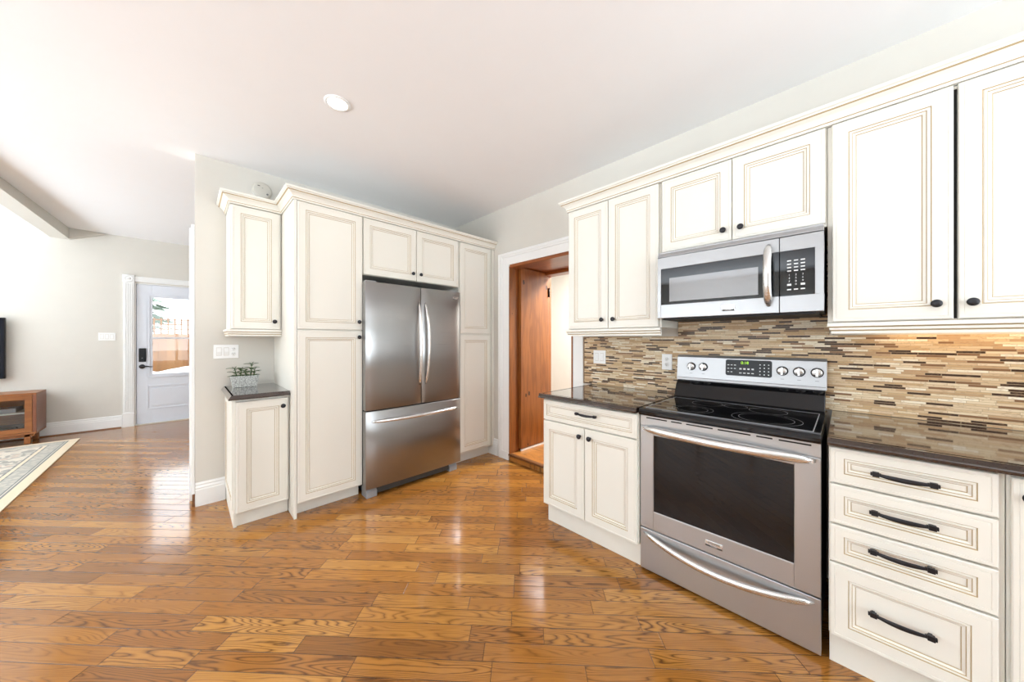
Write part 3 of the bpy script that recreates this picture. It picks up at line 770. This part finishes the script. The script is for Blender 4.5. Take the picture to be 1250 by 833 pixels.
MB().box(.072, .525, .0012, .0019, 1.590, 1.738).build('viewing_screen', 'microwave_screen', md)
m = MB(); n = 18; pts = []; rad = []
for i in range(n+1):
    t = -1+2*i/n; s = 1-abs(t)**2.4
    pts.append((.570, -.004-.052*s, 1.685+t*.160)); q = .4+.6*min(1, (1-abs(t))*5)**.5; rad.append((.018*q, .012*q))
m.tube(pts, rad, 14, up=(0, -1, 0)); m.build('door_handle', 'handle_steel', md)
badge(md, .390, 1.529, .064, .034)
m = MB().box(.615, MW, 0, .029, z0, b0).box(.615, MW, 0, .029, b1, z1).box(.748, MW, 0, .029, b0, b1)
cpn = m.build('control_panel', 'panel_steel', mw, .0015)
m = MB().box(.616, .7476, .001, .02, b0+.0004, b1-.0004)
for j in range(4):
    for i in range(3): m.box(.652+i*.026-.008, .652+i*.026+.008, .0003, .0009, 1.748-j*.017-.003, 1.748-j*.017+.0025, 1)
for x in (.652, .704): m.box(x-.008, x+.008, .0003, .0009, 1.622, 1.632, 1)
for x in (.652, .678, .704): m.box(x-.008, x+.008, .0003, .0009, 1.600, 1.606, 1)
kp = m.build('keypad', ['black_glass', 'mark_white'], cpn)
for j, row_ in enumerate(('123', '456', '789')):
    for i, ch in enumerate(row_): text('key_digit', ch, .012, 'mark_white', kp, (.652+i*.026, .0006, 1.676-j*.016), FR, .0002)
text('key_digit', '0', .012, 'mark_white', kp, (.678, .0006, 1.628), FR, .0002)
# ------------------------------------------------------------------ fridge
fr = thing('refrigerator', 'stainless french-door fridge with bottom freezer, standing between the tall pantries', 'fridge', (1.055, 2.800, 0), 0)
FW = .968
lean = .014
def lz(z): return lean*max(0, z-.08)/1.76
m = MB(); v = []
for z in (.03, 1.835):
    l = lz(z); v += [(.028, .085+l, z), (FW-.020, .085+l, z), (FW-.020, .78, z), (.028, .78, z)]
m.add(v, [(3, 2, 1, 0), (4, 5, 6, 7), (0, 1, 5, 4), (1, 2, 6, 5), (2, 3, 7, 6), (3, 0, 4, 7)])
m.build('body', 'matte_black', fr, .006)
def fdoor(name, x0, x1, z0, z1):
    m = MB(); n = 10; poly = []
    xc, hw = (x0+x1)/2, (x1-x0)/2
    for z in (z0, z1):
        l = lz(z)
        P = []
        for i in range(n+1):
            t = -1+2*i/n; P.append((xc+t*(hw), .0+.006*abs(t)**2+(.008 if abs(t) == 1 else 0)+l, z))
        P += [(x1, .078+l, z), (x0, .078+l, z)]
        poly.append(P)
    k = len(poly[0]); vs = poly[0]+poly[1]
    m.add(vs, [tuple(range(k))[::-1], tuple(range(k, 2*k))])
    m.add(vs, [(i, i+1, k+i+1, k+i) for i in range(n)], 0, True)
    m.add(vs, [(i, (i+1) % k, k+(i+1) % k, k+i) for i in range(n, k)])
    return m.build(name, 'dark_stainless', fr, .003)
dl = fdoor('fridge_door', .006, .519, .752, 1.843)
dR = fdoor('fridge_door', .524, FW, .752, 1.843)
fz = fdoor('freezer_drawer', .006, FW, .090, .742)
MB().box(.02, FW-.02, .02, .08, .742, .752).box(.519, .524, .03, .08, .755, 1.84).build('door_gasket', 'matte_black', fr)
def vhandle(par, x, sgn):
    m = MB(); n = 22; pts = []; rad = []
    for i in range(n+1):
        t = -1+2*i/n; s = 1-abs(t)**2.2; z = 1.315+t*.385
        pts.append((x-sgn*.010*s, -.000-.052*s+lz(z), z)); q = .45+.55*min(1, (1-abs(t))*5)**.5; rad.append((.013*q, .011*q))
    m.tube(pts, rad, 14, up=(0, -1, 0)); m.build('door_handle', 'handle_steel', par)
vhandle(dl, .497, 1); vhandle(dR, .560, -1)
m = MB(); bow(m, .055, .925, .655, .002, -.050, .011, .015, 0, endr=.4, p=2.2); m.build('drawer_handle', 'handle_steel', fz)
badge(dR, .905, 1.775, .060, .026, lz(1.775)+.004)
for a, b in ((.025, .115), (FW-.115, FW-.025)):
    MB().prism([(.045, 0), (.16, 0), (.16, .088), (.085, .088), (.045, .05)], a, b, 'x').build('leveling_foot', 'grey_plastic', fr, .004)
MB().box(.116, FW-.116, .06, .075, .02, .082).build('kick_grille', 'slot_dark', fr)
for a, b in ((.02, .11), (FW-.11, FW-.02)):
    MB().box(a, b, .05, .13, 1.8455, 1.858).build('hinge_cover', 'grey_plastic', fr, .003)

# ------------------------------------------------------------------ small fittings
def plate(name, label, cat, loc, rz, w, h, kinds, mat='white_plastic'):
    r = thing(name, label, cat, loc, rz)
    MB().box(-w/2, w/2, -.006, -.0005, -h/2, h/2).build('cover_plate', mat, r, .002)
    n = len(kinds); p = w/n if n > 1 else w
    for i, k in enumerate(kinds):
        x = -w/2+p*(i+.5) if n > 1 else 0
        if n > 1: x = x*.86
        if k == 's':
            MB().box(x-.0165, x+.0165, -.0066, -.0058, -.034, .034).build('switch_surround', 'off_white_plastic', r)
            MB().prism([(-.0066, -.031), (-.0105, .0), (-.0066, .031)], x-.0145, x+.0145, 'x').build('rocker', mat, r)
        else:
            for s in (-1, 1):
                f = MB().lathe([(.0155, .006), (.0150, .0085), (.0, .0085)], (x, 0, s*.020), 'y', 20).build('socket', mat, r)
                MB().box(x-.0065, x-.0045, -.0092, -.0082, s*.020, s*.020+.008).box(x+.0045, x+.0065, -.0092, -.0082, s*.020, s*.020+.008).lathe([(.0022, .0082), (.0022, .0092)], (x, 0, s*.020-.006), 'y', 8).build('socket_slot', 'slot_dark', f)
    return r
plate('switch_plate', 'white plate with two rockers and a socket beside the potted plant', 'switch', (.236, YB, 1.250), 0, .162, .116, 'sso')
plate('switch_plate', 'white triple switch plate on the far wall left of the back door', 'switch', (-.862, YF, 1.398), 0, .165, .116, 'sss')
plate('switch_plate', 'white double switch plate on the mosaic tile near the doorway', 'switch', (2.570, 1.513, 1.200), RZ, .118, .116, 'ss')
plate('wall_socket', 'white double socket on the mosaic tile left of the stove', 'socket', (2.570, .944, 1.184), RZ, .074, .118, 'o')
# smoke alarm
sa = thing('smoke_alarm', 'round off-white smoke alarm on the wall above the narrow cabinet', 'smoke alarm', (.478, YB, 2.685), 0)
MB().lathe([(.070, .0005), (.070, .012), (.066, .014)], (0, 0, 0), 'y', 40).build('mounting_plate', 'white_plastic', sa)
MB().lathe([(.066, .014), (.072, .018), (.072, .036), (.066, .044), (.055, .047), (.0, .048)], (0, 0, 0), 'y', 40).build('alarm_cover', 'off_white_plastic', sa)
MB().lathe([(.008, .046), (.008, .050), (0, .050)], (.035, 0, -.030), 'y', 14).build('test_button', 'mark_grey', sa)
MB().box(-.035, -.018, -.0492, -.047, .030, .036).box(-.004, .004, -.0492, -.047, .016, .019).build('sound_slot', 'slot_dark', sa)
# ceiling downlights
def downlight(x, y, label, group=None, power=6):
    r = thing('ceiling_light', label, 'light', (x, y, CZ), 0, group)
    m = MB()
    for pr_ in ([(.076, -.0005), (.076, -.004), (.060, -.008), (.056, -.004), (.056, -.0005)],):
        seg = 40; vs = []
        for rr, h in pr_:
            for k in range(seg): t = 2*pi*k/seg; vs.append((rr*cos(t), rr*sin(t), h))
        q = len(pr_)
        m.add(vs, [(i*seg+k, i*seg+(k+1) % seg, ((i+1) % q)*seg+(k+1) % seg, ((i+1) % q)*seg+k) for i in range(q) for k in range(seg)], 0, True)
    m.build('trim_ring', 'white_plastic', r)
    MB().lathe([(.0555, -.0008), (.0555, -.0035), (.0, -.0035)], (0, 0, 0), 'z', 32).build('lens', 'lamp_glow', r)
    l = bpy.data.lights.new('downlight_lamp', 'SPOT'); l.energy = power; l.color = (1, .93, .82); l.spot_size = radians(150); l.spot_blend = 1; l.shadow_soft_size = .06
    o = bpy.data.objects.new('downlight_lamp', l); col.objects.link(o); o.parent = r; o.location = (0, 0, -.03)
downlight(.682, 2.277, 'round white recessed ceiling light, lit, over the kitchen floor')
for x, y in ((.55, -.75), (-.75, .9), (-.9, -1.5)): downlight(x, y, 'unseen round ceiling light added for fill behind or above the viewpoint', 'added fill lights out of view')  # extra downlights out of view, added to fill the room with light

# potted plant
pp = thing('potted_plant', 'small leafy green plant in a carved pale rectangular pot', 'plant', (.345, 3.555, .9555), 0)
def frus(m, a, b, h, a2, b2, z0=0, mi=0):
    v = [(-a, -b, z0), (a, -b, z0), (a, b, z0), (-a, b, z0), (-a2, -b2, z0+h), (a2, -b2, z0+h), (a2, b2, z0+h), (-a2, b2, z0+h)]
    return m.add(v, [(0, 3, 2, 1), (4, 5, 6, 7), (0, 1, 5, 4), (1, 2, 6, 5), (2, 3, 7, 6), (3, 0, 4, 7)], mi)
m = MB(); a, b, a2, b2, h = .078, .034, .094, .045, .094
v = [(-a, -b, 0), (a, -b, 0), (a, b, 0), (-a, b, 0), (-a2, -b2, h), (a2, -b2, h), (a2, b2, h), (-a2, b2, h), (-a2+.008, -b2+.008, h), (a2-.008, -b2+.008, h), (a2-.008, b2-.008, h), (-a2+.008, b2-.008, h),
     (-a2+.010, -b2+.010, h-.014), (a2-.010, -b2+.010, h-.014), (a2-.010, b2-.010, h-.014), (-a2+.010, b2-.010, h-.014)]
m.add(v, [(0, 3, 2, 1), (0, 1, 5, 4), (1, 2, 6, 5), (2, 3, 7, 6), (3, 0, 4, 7), (4, 5, 9, 8), (5, 6, 10, 9), (6, 7, 11, 10), (7, 4, 8, 11), (8, 9, 13, 12), (9, 10, 14, 13), (10, 11, 15, 14), (11, 8, 12, 15), (12, 13, 14, 15)])
m.build('pot', 'carved_pot', pp, .002)
MB().box(-.082, .082, -.033, .033, h-.0138, h-.008).build('soil', 'soil', pp)
lf = MB(); st = MB()
def leaf(p, d, L, w, droop=.25):
    d = Vector(d).normalized(); s = d.cross(Vector((0, 0, 1)))
    s = s.normalized() if s.length > .1 else Vector((1, 0, 0)); up = s.cross(d)
    n = 6; vs = []
    for i in range(n+1):
        t = i/n; c = Vector(p)+d*(L*t)-Vector((0, 0, 1))*(droop*L*t*t); ww = w*sin(pi*min(1, t*.93+.05))**.8
        vs += [c-s*ww+up*ww*.25, c+up*0, c+s*ww+up*ww*.25, c-up*.0025]
    f = []
    for i in range(n):
        o = i*4; f += [(o, o+1, o+5, o+4), (o+1, o+2, o+6, o+5), (o+2, o+3, o+7, o+6), (o+3, o, o+4, o+7)]
    f += [(0, 3, 2, 1), (n*4, n*4+1, n*4+2, n*4+3)]
    lf.add(vs, f, 0, True)
for (sx, sy, hx, hz, k) in ((-.052, 0, -.066, .060, 4), (-.03, .008, -.022, .052, 4), (.038, .0, .046, .092, 6), (.01, -.008, .0, .034, 3), (.058, .005, .066, .045, 3)):
    p0 = Vector((sx, sy, h-.012)); p1 = Vector((hx, sy, h+hz)); st.tube([p0, (p0+p1)/2+Vector((.002, 0, 0)), p1], [.004, .0035, .0025], 7)
    for i in range(k+1):
        t = (i+.6)/(k+.6); p = p0.lerp(p1, t)
        for q in range(2):
            a = i*1.5+q*pi+random.uniform(-.3, .3)
            leaf(p, (cos(a), sin(a)*.7, random.uniform(.15, .5)), random.uniform(.042, .066), .0105)
    leaf(p1, (.4, .1, .8), .03, .007); leaf(p1, (-.5, .1, .7), .03, .007)
st.build('stems', 'leaf', pp); lf.build('leaves', 'leaf', pp)

# ------------------------------------------------------------------ back room furniture
rx0, rx1, ry0, ry1 = -3.5, -1.038, 4.1, 7.33
rug_mat(rx0, rx1, ry0, ry1)
tag(MB().box(rx0, rx1, ry0, ry1, .0005, .010).build('area_rug', 'oriental_rug', None, .003), 'pale oriental-pattern rug with grey-blue borders in front of the media console', 'rug')
tv = thing('television', 'flat black television mounted on the far wall above the wooden console', 'tv', (-2.95, YF-.09, 1.24), 0)
MB().box(-.62, 1.248, .0, .045, -.40, .40).build('tv_body', 'black_plastic', tv, .004)
MB().box(-.61, 1.238, -.002, -.0003, -.388, .392).build('screen', 'tv_screen', tv)
MB().box(-.15, .45, .046, .088, -.2, .2).build('wall_mount', 'matte_black', tv)
cs = thing('media_console', 'walnut media console with glass doors on short legs below the television', 'cabinet', (-3.18, 7.36, 0), 0)
CW, CD, cz0, cz1 = 1.79, .42, .135, .665
m = MB().box(0, CW, 0, CD, cz0, cz0+.025).box(0, CW, 0, CD, cz1-.025, cz1).box(0, .03, 0, CD, cz0+.025, cz1-.025).box(.03, CW-.03, CD-.012, CD, cz0+.025, cz1-.025)
m.box(CW/2-.012, CW/2+.012, .03, CD-.012, cz0+.025, cz1-.025)
m.build('cabinet_box', 'walnut', cs, .003)
MB().box(CW-.03, CW, 0, CD, cz0+.025, cz1-.025).build('side_board', 'walnut_side', cs, .002)
MB().box(.031, CW/2-.013, .04, CD-.013, .40, .418).box(CW/2+.013, CW-.031, .04, CD-.013, .40, .418).build('shelf', 'off_white_plastic', cs)
for i in range(4):
    a = .032+i*(CW-.064)/4+.002; b = .032+(i+1)*(CW-.064)/4-.002; dm = MB(); z0, z1 = cz0+.028, cz1-.028
    rect_frame(dm, a, b, z0, z1, .055, .002, .020)
    d_ = dm.build('glass_door', 'walnut', cs, .002)
    MB().box(a+.055, b-.055, .010, .013, z0+.055, z1-.055).build('glass_pane', 'clear_glass', d_)
m = MB().box(.02, CW-.02, .03, .055, .10, .134); m.build('apron', 'walnut', cs, .002)
for a in (.05, CW-.10):
    for b in (.03, CD-.07): MB().prism([(a, b), (a+.05, b), (a+.05, b+.045), (a, b+.045)], .0105 if b < .1 else .0, .134).build('leg', 'walnut', cs, .003)
mp = tag(MB().box(-1.98, -1.55, 7.46, 7.70, .161, .235).build('media_player', 'black_plastic', None, .004), 'black media box behind the lower glass of the console', 'electronics')
mp = tag(MB().box(-1.99, -1.56, 7.45, 7.70, .4185, .47).build('disc_player', 'grey_plastic', None, .004), 'grey player box on the shelf inside the console', 'electronics')
